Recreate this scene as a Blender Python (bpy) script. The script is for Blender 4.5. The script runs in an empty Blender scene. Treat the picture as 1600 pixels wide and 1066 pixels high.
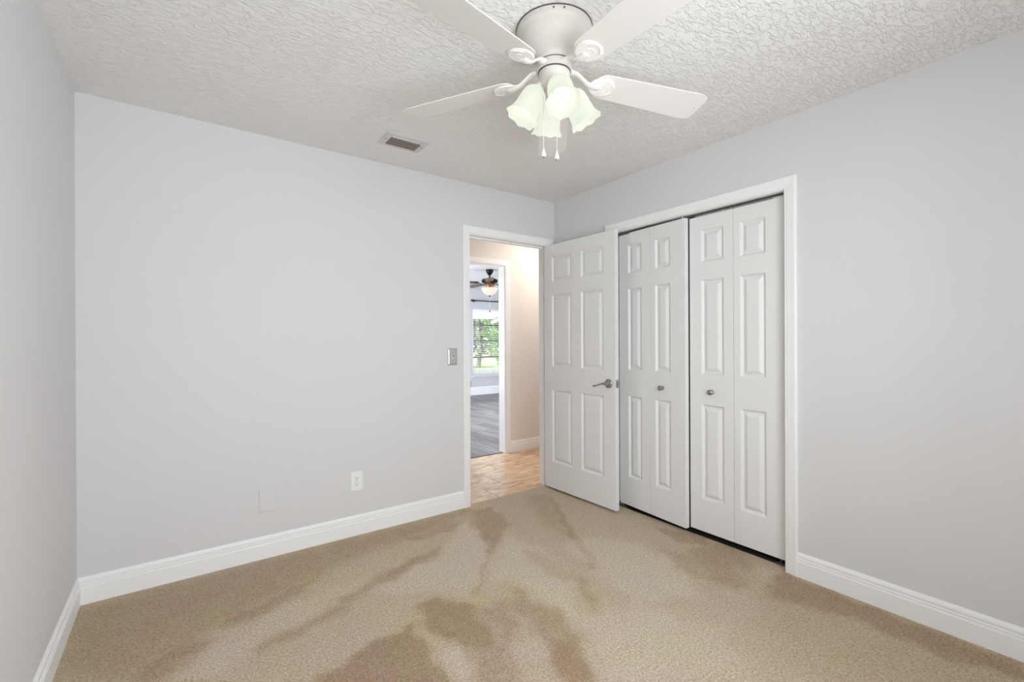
import bpy, bmesh, math, random
from mathutils import Vector, Matrix

S = bpy.context.scene
COL = S.collection
H = 2.44                                   # ceiling height

# ---------------------------------------------------------------- camera
cam_data = bpy.data.cameras.new('camera')
cam = bpy.data.objects.new('camera', cam_data)
COL.objects.link(cam)
yaw, pitch, roll = 0.632360515, -0.00027309, -0.0044661
fwd = Vector((math.sin(yaw) * math.cos(pitch), math.cos(yaw) * math.cos(pitch), math.sin(pitch)))
rgt = Vector((math.cos(yaw), -math.sin(yaw), 0))
upv = rgt.cross(fwd)
rgt, upv = (math.cos(roll) * rgt + math.sin(roll) * upv), (-math.sin(roll) * rgt + math.cos(roll) * upv)
rot = Matrix((rgt, upv, -fwd)).transposed()
cam.matrix_world = Matrix.Translation((-2.63246, -2.96908, 1.24621)) @ rot.to_4x4()
cam_data.sensor_width = 36.0
cam_data.lens = 36.0 * 712.124 / 1600
cam_data.clip_start = 0.02
cam_data.clip_end = 200
S.camera = cam

# ---------------------------------------------------------------- world, lights, exposure
W = bpy.data.worlds.new('sky')
S.world = W
W.use_nodes = True
W.node_tree.nodes['Background'].inputs[0].default_value = (0.86, 0.93, 1.0, 1)
W.node_tree.nodes['Background'].inputs[1].default_value = 4.8

def area(name, loc, rot, sx, sy, power, color, spread=math.pi):
    d = bpy.data.lights.new(name, 'AREA')
    d.shape = 'RECTANGLE'; d.size = sx; d.size_y = sy; d.energy = power; d.color = color; d.spread = spread
    o = bpy.data.objects.new(name, d); COL.objects.link(o)
    o.location = loc; o.rotation_euler = rot
    return o
# daylight entering by the bedroom window in the wall behind the camera
area('daylight_bedroom_window', (-1.80, -3.36, 1.45), (math.radians(90), 0, 0), 1.5, 1.4, 42, (0.93, 0.97, 1.0))
# daylight entering the far room by its window
area('daylight_far_window', (3.95, 6.10, 1.2), (math.radians(-90), 0, 0), 2.2, 1.5, 70, (0.92, 0.96, 1.0))
# added fill light in an unseen side-wall opening, brightening the far room
area('fill_far_side', (-1.24, 3.9, 1.35), (0, math.radians(-90), 0), 1.6, 2.4, 135, (0.93, 0.96, 1.0))
# the hall ceiling lamp
d = bpy.data.lights.new('hall_lamp', 'POINT'); d.energy = 23; d.color = (1.0, 0.90, 0.80); d.shadow_soft_size = 0.11
o = bpy.data.objects.new('hall_lamp', d); COL.objects.link(o); o.location = (0.95, 0.60, 2.27)

S.view_settings.view_transform = 'Standard'
S.view_settings.look = 'None'
S.view_settings.gamma = 1
S.view_settings.use_curve_mapping = False
S.view_settings.exposure = -0.24
S.cycles.max_bounces = 12
S.cycles.diffuse_bounces = 8
S.cycles.transmission_bounces = 8
S.cycles.sample_clamp_indirect = 6.0

# ---------------------------------------------------------------- materials
def lin(c):
    c = c / 255.0
    return c / 12.92 if c <= 0.04045 else ((c + 0.055) / 1.055) ** 2.4
def rgb(r, g, b): return (lin(r), lin(g), lin(b), 1)

class Nodes:
    def __init__(self, name):
        self.m = bpy.data.materials.new(name); self.m.use_nodes = True
        self.t = self.m.node_tree; self.n = self.t.nodes; self.l = self.t.links
        self.b = self.n['Principled BSDF']
    def new(self, kind, **kw):
        x = self.n.new(kind)
        for k, v in kw.items(): setattr(x, k, v)
        return x
    def put(self, sock, v):
        if isinstance(v, bpy.types.NodeSocket): self.l.new(v, sock)
        else: sock.default_value = v
    def math(self, op, a, b=0.0, c=0.0):
        x = self.new('ShaderNodeMath', operation=op)
        for i, v in enumerate((a, b, c)): self.put(x.inputs[i], v)
        return x.outputs[0]
    def mix(self, f, a, b, mode='MIX'):
        x = self.new('ShaderNodeMix', data_type='RGBA', blend_type=mode)
        self.put(x.inputs[0], f); self.put(x.inputs[6], a); self.put(x.inputs[7], b)
        return x.outputs[2]
    def coords(self, scale=(1, 1, 1), rot=(0, 0, 0)):
        tc = self.new('ShaderNodeTexCoord'); mp = self.new('ShaderNodeMapping')
        mp.inputs['Scale'].default_value = scale; mp.inputs['Rotation'].default_value = rot
        self.l.new(tc.outputs['Object'], mp.inputs['Vector'])
        return mp.outputs[0]
    def noise(self, vec, scale, detail=3, rough=0.5, dist=0.0):
        x = self.new('ShaderNodeTexNoise'); self.l.new(vec, x.inputs['Vector'])
        x.inputs['Scale'].default_value = scale; x.inputs['Detail'].default_value = detail
        x.inputs['Roughness'].default_value = rough; x.inputs['Distortion'].default_value = dist
        return x.outputs[0]
    def ramp(self, fac, stops):
        x = self.new('ShaderNodeValToRGB'); self.put(x.inputs[0], fac)
        while len(x.color_ramp.elements) < len(stops): x.color_ramp.elements.new(0.5)
        for e, (p, c) in zip(x.color_ramp.elements, stops):
            e.position = p; e.color = c if len(c) == 4 else (*c, 1)
        return x.outputs[0]
    def bump(self, height, strength, dist):
        x = self.new('ShaderNodeBump'); self.put(x.inputs['Height'], height)
        x.inputs['Strength'].default_value = strength; x.inputs['Distance'].default_value = dist
        self.l.new(x.outputs[0], self.b.inputs['Normal'])
    def set(self, color=None, rough=None, metal=None, spec=None):
        if color is not None: self.put(self.b.inputs['Base Color'], color)
        if rough is not None: self.put(self.b.inputs['Roughness'], rough)
        if metal is not None: self.put(self.b.inputs['Metallic'], metal)
        if spec is not None: self.b.inputs['Specular IOR Level'].default_value = spec
        return self.m

def paint(name, col, rough, bump_scale, strength, vary=0.02, dist=0.001):
    N = Nodes(name); v = N.coords()
    big = N.noise(v, 1.7, 3)
    dark = tuple(c * (1 - vary) for c in col[:3]) + (1,)
    N.bump(N.noise(v, bump_scale, 3), strength, dist)
    return N.set(N.mix(big, dark, col), rough, spec=0.35)

M = {}
M['wall'] = paint('grey_wall_paint', (0.69, 0.685, 0.692, 1), 0.65, 260, 0.15)
M['hall_wall'] = paint('cream_hall_paint', (0.74, 0.71, 0.685, 1), 0.6, 260, 0.12)
M['far_wall'] = paint('blue_grey_paint', (0.60, 0.605, 0.635, 1), 0.6, 260, 0.12)
M['trim'] = paint('white_trim_paint', (0.88, 0.885, 0.885, 1), 0.38, 90, 0.05)
M['door'] = paint('white_door_paint', (0.79, 0.79, 0.785, 1), 0.4, 120, 0.06)
M['plate'] = paint('white_plastic', (0.84, 0.84, 0.83, 1), 0.35, 50, 0.0)
M['painted_plate'] = paint('painted_plate', (0.695, 0.69, 0.697, 1), 0.45, 200, 0.05)
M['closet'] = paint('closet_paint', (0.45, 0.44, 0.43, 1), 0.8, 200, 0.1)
M['dark_slot'] = paint('dark_slot', (0.03, 0.03, 0.03, 1), 0.6, 50, 0.0)
M['fan_white'] = paint('fan_enamel', (0.84, 0.81, 0.775, 1), 0.35, 60, 0.02)
M['housing'] = paint('shaded_fan_enamel', (0.64, 0.60, 0.56, 1), 0.4, 60, 0.02)  # same enamel as the irons, darkened to carry the shade on the housing
M['blade_white'] = paint('fan_blade_white', (0.76, 0.735, 0.71, 1), 0.45, 60, 0.02)
M['fan_gap'] = paint('fan_gap_shadow', (0.10, 0.085, 0.07, 1), 0.6, 60, 0.0)
M['vent_metal'] = paint('vent_enamel', (0.66, 0.65, 0.63, 1), 0.45, 150, 0.1, 0.10)
M['vent_slat'] = paint('dusty_vent_slat', (0.34, 0.29, 0.25, 1), 0.6, 120, 0.2, 0.25)
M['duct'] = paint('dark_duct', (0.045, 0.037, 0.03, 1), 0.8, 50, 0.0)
M['track'] = paint('track_metal', (0.10, 0.10, 0.10, 1), 0.5, 50, 0.0)
M['white_out'] = paint('white_exterior', (0.80, 0.80, 0.80, 1), 0.5, 50, 0.0)
M['vinyl_slat'] = paint('blind_slat_white', (0.86, 0.86, 0.85, 1), 0.45, 50, 0.0)
M['cord'] = paint('cord_white', (0.70, 0.70, 0.68, 1), 0.7, 50, 0.0)
M['muntin'] = paint('backlit_muntin', (0.09, 0.09, 0.09, 1), 0.5, 50, 0.0)  # backlit shade of the cross bars put into their colour
M['rod_black'] = paint('black_iron', (0.015, 0.015, 0.017, 1), 0.4, 50, 0.0)

def metal(name, col, rough):
    N = Nodes(name); v = N.coords((1, 1, 12))
    n = N.noise(v, 40, 3)
    return N.set(N.mix(n, tuple(c * 0.85 for c in col[:3]) + (1,), col), N.math('MULTIPLY_ADD', n, 0.12, rough - 0.06), 1.0)
M['nickel'] = metal('satin_nickel', (0.42, 0.40, 0.37, 1), 0.30)
M['steel'] = metal('brushed_steel', (0.66, 0.66, 0.65, 1), 0.36)
M['bronze'] = metal('oil_rubbed_bronze', (0.035, 0.026, 0.024, 1), 0.45)
M['copper'] = metal('copper_iron', (0.36, 0.17, 0.10, 1), 0.40)
N = Nodes('dark_blade_wood'); v = N.coords((1, 14, 1))
M['dark_blade'] = N.set(N.mix(N.noise(v, 5, 4), (0.05, 0.032, 0.025, 1), (0.11, 0.075, 0.06, 1)), 0.35)

# ceiling: skip-trowelled plaster
N = Nodes('trowelled_ceiling'); v = N.coords()
vs = N.coords((1.0, 2.1, 1.0), (0, 0, math.radians(32)))
ridge = N.ramp(N.noise(vs, 26, 4, 0.55, 0.8), [(0.46, (0, 0, 0)), (0.56, (1, 1, 1))])
fine = N.noise(v, 150, 3)
N.bump(N.math('ADD', N.math('MULTIPLY', ridge, 1.0), N.math('MULTIPLY', fine, 0.25)), 0.75, 0.004)
M['ceiling'] = N.set(N.mix(N.noise(v, 1.3, 3), (0.82, 0.81, 0.79, 1), (0.86, 0.85, 0.835, 1)), 0.8, spec=0.2)
M['hall_ceiling'] = paint('plain_ceiling', (0.8, 0.8, 0.8, 1), 0.8, 60, 0.3)

# carpet: short cut pile whose lean (from vacuuming and footsteps) shows as lighter and darker strokes
N = Nodes('beige_cut_pile_carpet'); v = N.coords()
at = N.new('ShaderNodeAttribute', attribute_name='pile_lean')
warp = N.noise(v, 9, 4, 0.6)
mott = N.noise(v, 34, 4, 0.7)
lean = N.math('ADD', N.math('ADD', at.outputs['Fac'], N.math('MULTIPLY_ADD', warp, 0.22, -0.11)), N.math('MULTIPLY_ADD', mott, 0.44, -0.22))
base = N.ramp(lean, [(0.0, (0.37, 0.245, 0.14)), (0.25, (0.46, 0.335, 0.215)), (0.5, (0.58, 0.465, 0.325)), (0.75, (0.66, 0.56, 0.435)), (1.0, (0.70, 0.61, 0.51))])
hue = N.ramp(N.noise(v, 2.3, 3), [(0.38, (1.0, 0.985, 1.02)), (0.62, (1.0, 1.005, 0.93))])
base = N.mix(1.0, base, hue, 'MULTIPLY')
tuft = N.noise(v, 105, 5, 0.85)
fleck = N.ramp(tuft, [(0.34, (0.26, 0.22, 0.18)), (0.45, (0.86, 0.845, 0.82)), (0.55, (1.05, 1.05, 1.05)), (0.66, (1.48, 1.49, 1.52))])
base = N.mix(1.0, base, fleck, 'MULTIPLY')
vor = N.new('ShaderNodeTexVoronoi'); N.l.new(v, vor.inputs['Vector']); vor.inputs['Scale'].default_value = 210
N.bump(N.math('ADD', N.math('MULTIPLY', vor.outputs['Distance'], -0.8), tuft), 0.7, 0.007)
N.b.inputs['Sheen Weight'].default_value = 0.15
M['carpet'] = N.set(base, 0.95, spec=0.1)

# travertine tile, one third offset rows
N = Nodes('travertine_tile'); v = N.coords()
sep = N.new('ShaderNodeSeparateXYZ'); N.l.new(v, sep.inputs[0])
vv = N.math('DIVIDE', N.math('SUBTRACT', sep.outputs[1], 0.26), 0.34)
row = N.math('FLOOR', vv)
uu = N.math('DIVIDE', N.math('SUBTRACT', N.math('ADD', sep.outputs[0], 0.35), N.math('MULTIPLY', row, 0.22)), 0.66)
fu = N.math('FRACT', uu); fv = N.math('FRACT', vv)
du = N.math('MULTIPLY', N.math('MINIMUM', fu, N.math('SUBTRACT', 1.0, fu)), 0.66)
dv = N.math('MULTIPLY', N.math('MINIMUM', fv, N.math('SUBTRACT', 1.0, fv)), 0.34)
grout = N.math('LESS_THAN', N.math('MINIMUM', du, dv), 0.0035)
cid = N.new('ShaderNodeTexWhiteNoise', noise_dimensions='2D')
cmb = N.new('ShaderNodeCombineXYZ'); N.l.new(N.math('FLOOR', uu), cmb.inputs[0]); N.l.new(row, cmb.inputs[1]); N.l.new(cmb.outputs[0], cid.inputs['Vector'])
vstr = N.coords((1.6, 6.5, 1), (0, 0, math.radians(8)))
off = N.new('ShaderNodeVectorMath', operation='ADD'); N.l.new(vstr, off.inputs[0])
sc = N.new('ShaderNodeVectorMath', operation='SCALE'); N.l.new(cmb.outputs[0], sc.inputs[0]); sc.inputs['Scale'].default_value = 7.3
N.l.new(sc.outputs[0], off.inputs[1])
vein = N.noise(off.outputs[0], 3.2, 6, 0.62, 1.1)
stone = N.ramp(vein, [(0.30, (0.22, 0.105, 0.04)), (0.42, (0.46, 0.25, 0.11)), (0.50, (0.66, 0.43, 0.24)), (0.68, (0.80, 0.63, 0.47))])
stone = N.mix(N.math('MULTIPLY', cid.outputs['Value'], 0.35), stone, (0.78, 0.60, 0.43, 1))
N.bump(N.math('SUBTRACT', 1.0, grout), 0.5, 0.003)
M['tile'] = N.set(N.mix(grout, stone, (0.22, 0.15, 0.10, 1)), 0.28)

# grey plank floor of the far room
N = Nodes('grey_plank_floor'); v = N.coords((1, 1, 1), (0, 0, math.radians(90)))
br = N.new('ShaderNodeTexBrick'); N.l.new(v, br.inputs['Vector'])
br.offset = 0.37; br.inputs['Scale'].default_value = 1.0
br.inputs['Brick Width'].default_value = 1.2; br.inputs['Row Height'].default_value = 0.16
br.inputs['Mortar Size'].default_value = 0.0022
br.inputs['Color1'].default_value = (0.12, 0.115, 0.12, 1); br.inputs['Color2'].default_value = (0.26, 0.25, 0.26, 1); br.inputs['Mortar'].default_value = (0.06, 0.06, 0.06, 1)
g = N.noise(N.coords((9, 0.7, 1)), 3.0, 5, 0.6, 0.5)
M['plank'] = N.set(N.mix(1.0, br.outputs['Color'], N.ramp(g, [(0.3, (0.55, 0.53, 0.54)), (0.7, (1.35, 1.33, 1.35))]), 'MULTIPLY'), 0.42, spec=0.3)

# glass panes
def pane_mat(name):
    N = Nodes(name)
    tr = N.new('ShaderNodeBsdfTransparent'); gl = N.new('ShaderNodeBsdfGlossy'); gl.inputs['Roughness'].default_value = 0.02
    fr = N.new('ShaderNodeFresnel'); fr.inputs['IOR'].default_value = 1.25
    mx = N.new('ShaderNodeMixShader'); N.l.new(fr.outputs[0], mx.inputs[0]); N.l.new(tr.outputs[0], mx.inputs[1]); N.l.new(gl.outputs[0], mx.inputs[2])
    N.l.new(mx.outputs[0], N.n['Material Output'].inputs['Surface'])
    return N.m
M['pane'] = pane_mat('window_glass')

# frosted lamp glass that glows from the bulb inside it
def frosted(name, col, strength):
    N = Nodes(name); v = N.coords()
    di = N.new('ShaderNodeBsdfDiffuse'); tl = N.new('ShaderNodeBsdfTranslucent'); em = N.new('ShaderNodeEmission')
    for x in (di, tl): x.inputs['Color'].default_value = (0.22, 0.22, 0.20, 1)
    em.inputs['Color'].default_value = col
    N.put(em.inputs['Strength'], N.math('MULTIPLY_ADD', N.noise(v, 18, 3), strength * 0.3, strength * 0.85))
    m1 = N.new('ShaderNodeMixShader'); m1.inputs[0].default_value = 0.5
    N.l.new(di.outputs[0], m1.inputs[1]); N.l.new(tl.outputs[0], m1.inputs[2])
    ad = N.new('ShaderNodeAddShader'); N.l.new(m1.outputs[0], ad.inputs[0]); N.l.new(em.outputs[0], ad.inputs[1])
    N.l.new(ad.outputs[0], N.n['Material Output'].inputs['Surface'])
    return N.m
M['shade'] = frosted('lit_frosted_glass', (0.95, 1.0, 0.86, 1), 0.80)
M['bowl'] = frosted('lit_alabaster_glass', (1.0, 0.94, 0.80, 1), 0.9)
N = Nodes('lit_bulb'); N.b.inputs['Emission Color'].default_value = (1.0, 0.88, 0.70, 1); N.b.inputs['Emission Strength'].default_value = 9.0
M['bulb'] = N.set((0.9, 0.9, 0.88, 1), 0.4)

# outdoors
N = Nodes('lawn_grass'); v = N.coords()
M['lawn'] = N.set(N.mix(N.noise(v, 1.2, 4), (0.20, 0.30, 0.10, 1), (0.36, 0.42, 0.20, 1)), 0.9)
M['patio'] = paint('pale_patio', (0.72, 0.70, 0.66, 1), 0.8, 30, 0.2)
N = Nodes('bark'); v = N.coords((1, 1, 0.2))
M['bark'] = N.set(N.mix(N.noise(v, 9, 4), (0.10, 0.075, 0.055, 1), (0.24, 0.19, 0.15, 1)), 0.9)
def leaf_mat(name, a, b):
    N = Nodes(name); v = N.coords()
    return N.set(N.mix(N.noise(v, 3, 3), a, b), 0.6)
M['leaf_grey'] = leaf_mat('grey_green_leaves', (0.20, 0.24, 0.14, 1), (0.42, 0.42, 0.32, 1))
M['leaf_green'] = leaf_mat('fresh_green_leaves', (0.13, 0.26, 0.06, 1), (0.34, 0.48, 0.17, 1))

# ---------------------------------------------------------------- mesh helpers
def B(): return bmesh.new()

def box(bm, lo, hi, mat=None):
    x0, y0, z0 = lo; x1, y1, z1 = hi
    vs = [bm.verts.new(Vector(p) if mat is None else mat @ Vector(p)) for p in
          ((x0, y0, z0), (x1, y0, z0), (x1, y1, z0), (x0, y1, z0), (x0, y0, z1), (x1, y0, z1), (x1, y1, z1), (x0, y1, z1))]
    for f in ((0, 3, 2, 1), (4, 5, 6, 7), (0, 1, 5, 4), (1, 2, 6, 5), (2, 3, 7, 6), (3, 0, 4, 7)):
        bm.faces.new([vs[i] for i in f])

def loft(bm, rings, cap=True, closed=True):
    """rings: lists of points of equal length, joined one to the next."""
    R = [[bm.verts.new(p) for p in r] for r in rings]
    n = len(R[0])
    for a, b in zip(R, R[1:]):
        for i in range(n if closed else n - 1):
            j = (i + 1) % n
            bm.faces.new((a[i], a[j], b[j], b[i]))
    if cap and closed:
        bm.faces.new(R[0][::-1]); bm.faces.new(R[-1])
    return R

def lathe(bm, prof, seg=32, mat=None, cap=True):
    """prof: (radius, z) pairs."""
    rings = []
    for r, z in prof:
        ring = []
        for i in range(seg):
            a = 2 * math.pi * i / seg
            p = Vector((max(r, 1e-5) * math.cos(a), max(r, 1e-5) * math.sin(a), z))
            ring.append(mat @ p if mat is not None else p)
        rings.append(ring)
    loft(bm, rings, cap)

def tube(bm, pts, rad, seg=12, flat=1.0):
    pts = [Vector(p) for p in pts]
    rad = rad if isinstance(rad, (list, tuple)) else [rad] * len(pts)
    rings = []; u = None
    for i, p in enumerate(pts):
        t = (pts[min(i + 1, len(pts) - 1)] - pts[max(i - 1, 0)]).normalized()
        if u is None:
            ref = Vector((0, 0, 1)) if abs(t.z) < 0.9 else Vector((1, 0, 0))
            u = t.cross(ref).normalized()
        else:
            u = (u - t * u.dot(t)).normalized()
        w = t.cross(u)
        rings.append([p + rad[i] * (math.cos(2 * math.pi * k / seg) * u + flat * math.sin(2 * math.pi * k / seg) * w) for k in range(seg)])
    loft(bm, rings)

def sphere(bm, c, r, seg=16, rings=10, sc=(1, 1, 1)):
    prof = []
    for i in range(rings + 1):
        a = -math.pi / 2 + math.pi * i / rings
        prof.append((r * math.cos(a), r * math.sin(a)))
    lathe(bm, prof, seg, Matrix.Translation(c) @ Matrix.Diagonal((*sc, 1)))

def obj(name, bm, mat, parent=None, world=False, smooth=False, bevel=0.0, seg=2, limit=50):
    """link the mesh as ONE object; world=True: the shape is in world coordinates and is moved into the parent's frame."""
    bmesh.ops.remove_doubles(bm, verts=bm.verts, dist=1e-6)
    bmesh.ops.recalc_face_normals(bm, faces=bm.faces)
    if world and parent is not None:
        bm.transform(TF[parent.name].inverted())
    if smooth:
        for f in bm.faces: f.smooth = True
    me = bpy.data.meshes.new(name); bm.to_mesh(me); bm.free()
    o = bpy.data.objects.new(name, me); COL.objects.link(o)
    me.materials.append(mat)
    if parent is not None: o.parent = parent
    if smooth:
        me.set_sharp_from_angle(angle=math.radians(smooth if smooth is not True else 40))
    if bevel:
        b = o.modifiers.new('edge', 'BEVEL'); b.width = bevel; b.segments = seg; b.limit_method = 'ANGLE'; b.angle_limit = math.radians(limit)
    TF[o.name] = TF[parent.name].copy() if parent is not None else Matrix.Identity(4)
    return o
TF = {}

def tag(o, label, cat=None, group=None, kind=None):
    o['label'] = label
    if cat: o['category'] = cat
    if group: o['group'] = group
    if kind: o['kind'] = kind
    return o

def empty(name, loc, rotz=0.0):
    o = bpy.data.objects.new(name, None); COL.objects.link(o)
    o.empty_display_size = 0.05
    o.location = loc; o.rotation_euler = (0, 0, rotz)
    TF[o.name] = Matrix.Translation(loc) @ Matrix.Rotation(rotz, 4, 'Z')
    return o

def move(o, loc, rotz=0.0):
    """give a top-level mesh (built in its own frame) its place"""
    o.location = loc; o.rotation_euler = (0, 0, rotz)
    TF[o.name] = Matrix.Translation(loc) @ Matrix.Rotation(rotz, 4, 'Z')
    return o

def copy_tree(o, parent=None):
    c = o.copy(); COL.objects.link(c)
    if parent is not None: c.parent = parent
    for ch in [x for x in COL.objects if x.parent == o]:
        copy_tree(ch, c)
    return c

def struct(name, bm, mat, label, cat, **kw):
    return tag(obj(name, bm, mat, **kw), label, cat, kind='structure')

# ---------------------------------------------------------------- the room shell
LX = -3.0248          # face of the wall on the far side from the closet
FY = -3.30            # face of the wall with the bedroom window
WT = 0.115            # wall thickness
OX0, OX1, OH = -0.850, -0.079, 2.052       # doorway in the back wall
CY0, CY1, CH = -0.660, -1.856, 2.052       # closet opening in the side wall (CY1 is the one near the camera)
HY = 1.150            # hall wall face
HX0, HX1, HH = -0.530, 0.285, 2.075        # doorway across the hall
FARY = 6.02           # far wall of the far room

def wall_x(bm, x0, x1, y0, y1, holes, h=H):
    """wall running along x with rectangular holes (a, b, z0, z1)"""
    cur = x0
    for a, b, z0, z1 in sorted(holes):
        box(bm, (cur, y0, 0), (a, y1, h))
        if z0 > 0: box(bm, (a, y0, 0), (b, y1, z0))
        box(bm, (a, y0, z1), (b, y1, h))
        cur = b
    box(bm, (cur, y0, 0), (x1, y1, h))

bm = B(); wall_x(bm, LX - WT, 0.0, 0.0, WT, [(OX0 - 0.018, OX1 + 0.018, 0, OH + 0.018)])
struct('wall_back', bm, M['wall'], 'pale grey wall around the open doorway, below the ceiling vent', 'wall')
bm = B(); box(bm, (LX - WT, FY - WT, 0), (LX, 0.0, H))
struct('wall_left', bm, M['wall'], 'narrow strip of plain grey wall with no fittings, meeting the outlet wall', 'wall')
bm = B()
box(bm, (0, CY0 + 0.018, 0), (WT, WT, H)); box(bm, (0, CY1 - 0.018, CH + 0.018), (WT, CY0 + 0.018, H)); box(bm, (0, FY - WT, 0), (WT, CY1 - 0.018, H))
struct('wall_right', bm, M['wall'], 'pale grey wall holding the closet with folding doors', 'wall')
bm = B(); wall_x(bm, LX, 0, FY - WT, FY, [(-2.65, -0.95, 0.68, 2.12)])
struct('wall_front', bm, M['wall'], 'grey bedroom wall behind the camera with a wide window', 'wall')
bm = B(); box(bm, (LX - WT, FY - WT, H), (WT, WT, H + 0.1))
struct('ceiling', bm, M['ceiling'], 'white trowel-textured ceiling holding the white fan', 'ceiling')

# carpet, with the lean of the pile stored per point of the mesh
MARKS = [
    (-0.55, 0.050, [(-3.01, -0.07), (-2.28, -0.04), (-0.92, -0.04), (-1.17, -0.23), (-1.79, -0.31), (-2.45, -0.57), (-2.59, -0.68), (-2.74, -0.82), (-3.00, -0.62)]),
    (-1.00, 0.020, [(-2.05, -1.12), (-1.80, -1.08), (-1.82, -1.32), (-1.84, -1.54), (-2.28, -1.21)]),
    (-0.95, 0.025, [(-1.72, -0.99), (-1.62, -0.94), (-1.52, -1.13), (-1.58, -1.44), (-1.67, -1.39), (-1.74, -1.29), (-1.77, -1.12)]),
    (-0.60, 0.030, [(-1.69, -1.38), (-1.58, -1.45), (-1.61, -1.71), (-1.79, -1.58)]),
    (-0.75, 0.020, [(-1.32, -0.46), (-1.40, -0.59), (-1.78, -0.68), (-1.98, -0.74), (-2.04, -0.69), (-1.74, -0.58)]),
    (-0.60, 0.025, [(-1.98, -0.74), (-2.03, -0.83), (-2.22, -0.87), (-2.38, -0.91), (-2.39, -0.85), (-2.20, -0.78)]),
    (-0.60, 0.020, [(-2.07, -0.42), (-2.12, -0.53), (-2.35, -0.62), (-2.46, -0.64), (-2.47, -0.57), (-2.28, -0.50)]),
    (-0.70, 0.020, [(-0.97, -0.05), (-0.74, -0.13), (-0.80, -0.44), (-0.97, -0.58), (-1.14, -0.72), (-1.07, -0.47), (-1.04, -0.26)]),
    (-0.70, 0.012, [(-1.11, -0.70), (-1.15, -0.71), (-1.47, -1.04), (-1.46, -1.06)]),
    (-0.50, 0.012, [(-1.17, -0.23), (-1.04, -0.19), (-1.05, -0.26), (-1.21, -0.33), (-1.48, -0.31), (-1.46, -0.26)]),
    (-0.40, 0.030, [(-0.37, -0.05), (-0.22, -0.16), (-0.64, -0.89), (-0.66, -0.61)]),
    (-0.55, 0.012, [(-0.26, -0.21), (-0.23, -0.23), (-0.58, -0.88), (-0.74, -1.19), (-0.81, -1.21), (-0.65, -0.90)]),
    (-0.50, 0.020, [(-0.80, -1.11), (-0.74, -1.21), (-0.78, -1.27), (-0.85, -1.20)]),
    (-0.65, 0.020, [(-0.99, -0.80), (-0.92, -0.88), (-0.93, -1.09), (-0.96, -1.27), (-1.04, -1.24), (-1.04, -1.02)]),
    (-0.60, 0.025, [(-1.25, -1.10), (-1.27, -1.23), (-1.21, -1.40), (-1.28, -1.63), (-1.43, -1.84), (-1.53, -1.77), (-1.41, -1.51), (-1.38, -1.25)]),
    (-0.60, 0.025, [(-1.51, -1.15), (-1.37, -1.19), (-1.42, -1.37), (-1.49, -1.46), (-1.56, -1.44)]),
    (-0.70, 0.020, [(-0.07, -1.06), (0.01, -1.25), (0.14, -1.37), (-0.05, -1.43), (-0.15, -1.31)]),
    (-0.60, 0.030, [(-0.22, -1.40), (-0.01, -1.44), (0.11, -1.53), (-0.09, -1.74), (-0.22, -1.87), (-0.41, -1.80), (-0.40, -1.65)]),
    (-0.85, 0.030, [(-0.02, -1.85), (-0.03, -1.94), (-0.04, -2.72), (-0.16, -2.73), (-0.22, -2.54), (-0.21, -2.24), (-0.32, -1.94), (-0.22, -1.85)]),
    (-0.22, 0.050, [(-0.28, -1.86), (-0.24, -2.28), (-0.24, -2.58), (-0.27, -2.74), (-0.80, -2.34), (-0.70, -2.18), (-0.62, -1.99)]),
    (-0.55, 0.020, [(-0.94, -1.22), (-0.92, -1.27), (-1.08, -1.55), (-1.12, -1.51)]),
    (-0.50, 0.030, [(-0.30, -1.32), (-0.26, -1.44), (-0.43, -1.64), (-0.47, -1.52)]),
    (-0.50, 0.030, [(-1.39, -1.53), (-1.33, -1.62), (-1.41, -1.80), (-1.52, -1.72)]),
    (-0.45, 0.020, [(-2.69, -0.70), (-2.59, -0.66), (-2.50, -0.70), (-2.59, -0.82), (-2.73, -0.86), (-2.78, -0.82)]),
    (0.55, 0.030, [(-1.03, -0.20), (-0.92, -0.10), (-1.08, -0.50), (-1.18, -0.75), (-1.48, -1.04), (-1.55, -0.95), (-1.72, -0.86), (-1.84, -0.74), (-1.62, -0.63), (-1.30, -0.47)]),
    (0.60, 0.040, [(-0.96, -0.61), (-0.88, -0.89), (-0.96, -1.24), (-1.20, -1.45), (-1.23, -1.26), (-1.23, -1.04), (-1.36, -1.02), (-1.13, -0.75)]),
    (0.50, 0.040, [(-0.73, -0.90), (-0.51, -0.95), (-0.36, -1.18), (-0.38, -1.46), (-0.59, -1.71), (-0.86, -1.57), (-0.86, -1.28)]),
    (0.50, 0.030, [(-0.18, -1.68), (-0.04, -1.80), (-0.19, -1.89), (-0.31, -1.83)]),
    (0.45, 0.030, [(-1.75, -1.26), (-1.69, -1.38), (-1.77, -1.54), (-1.80, -1.51), (-1.80, -1.36)]),
    (0.40, 0.050, [(-1.18, -1.46), (-0.88, -1.59), (-0.73, -1.91), (-0.94, -2.15), (-1.37, -1.83)]),
    (0.35, 0.030, [(-2.10, -0.58), (-1.87, -0.56), (-1.70, -0.65), (-1.99, -0.73), (-2.33, -0.83), (-2.54, -0.97), (-2.69, -0.85), (-2.46, -0.68)]),
]

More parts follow.
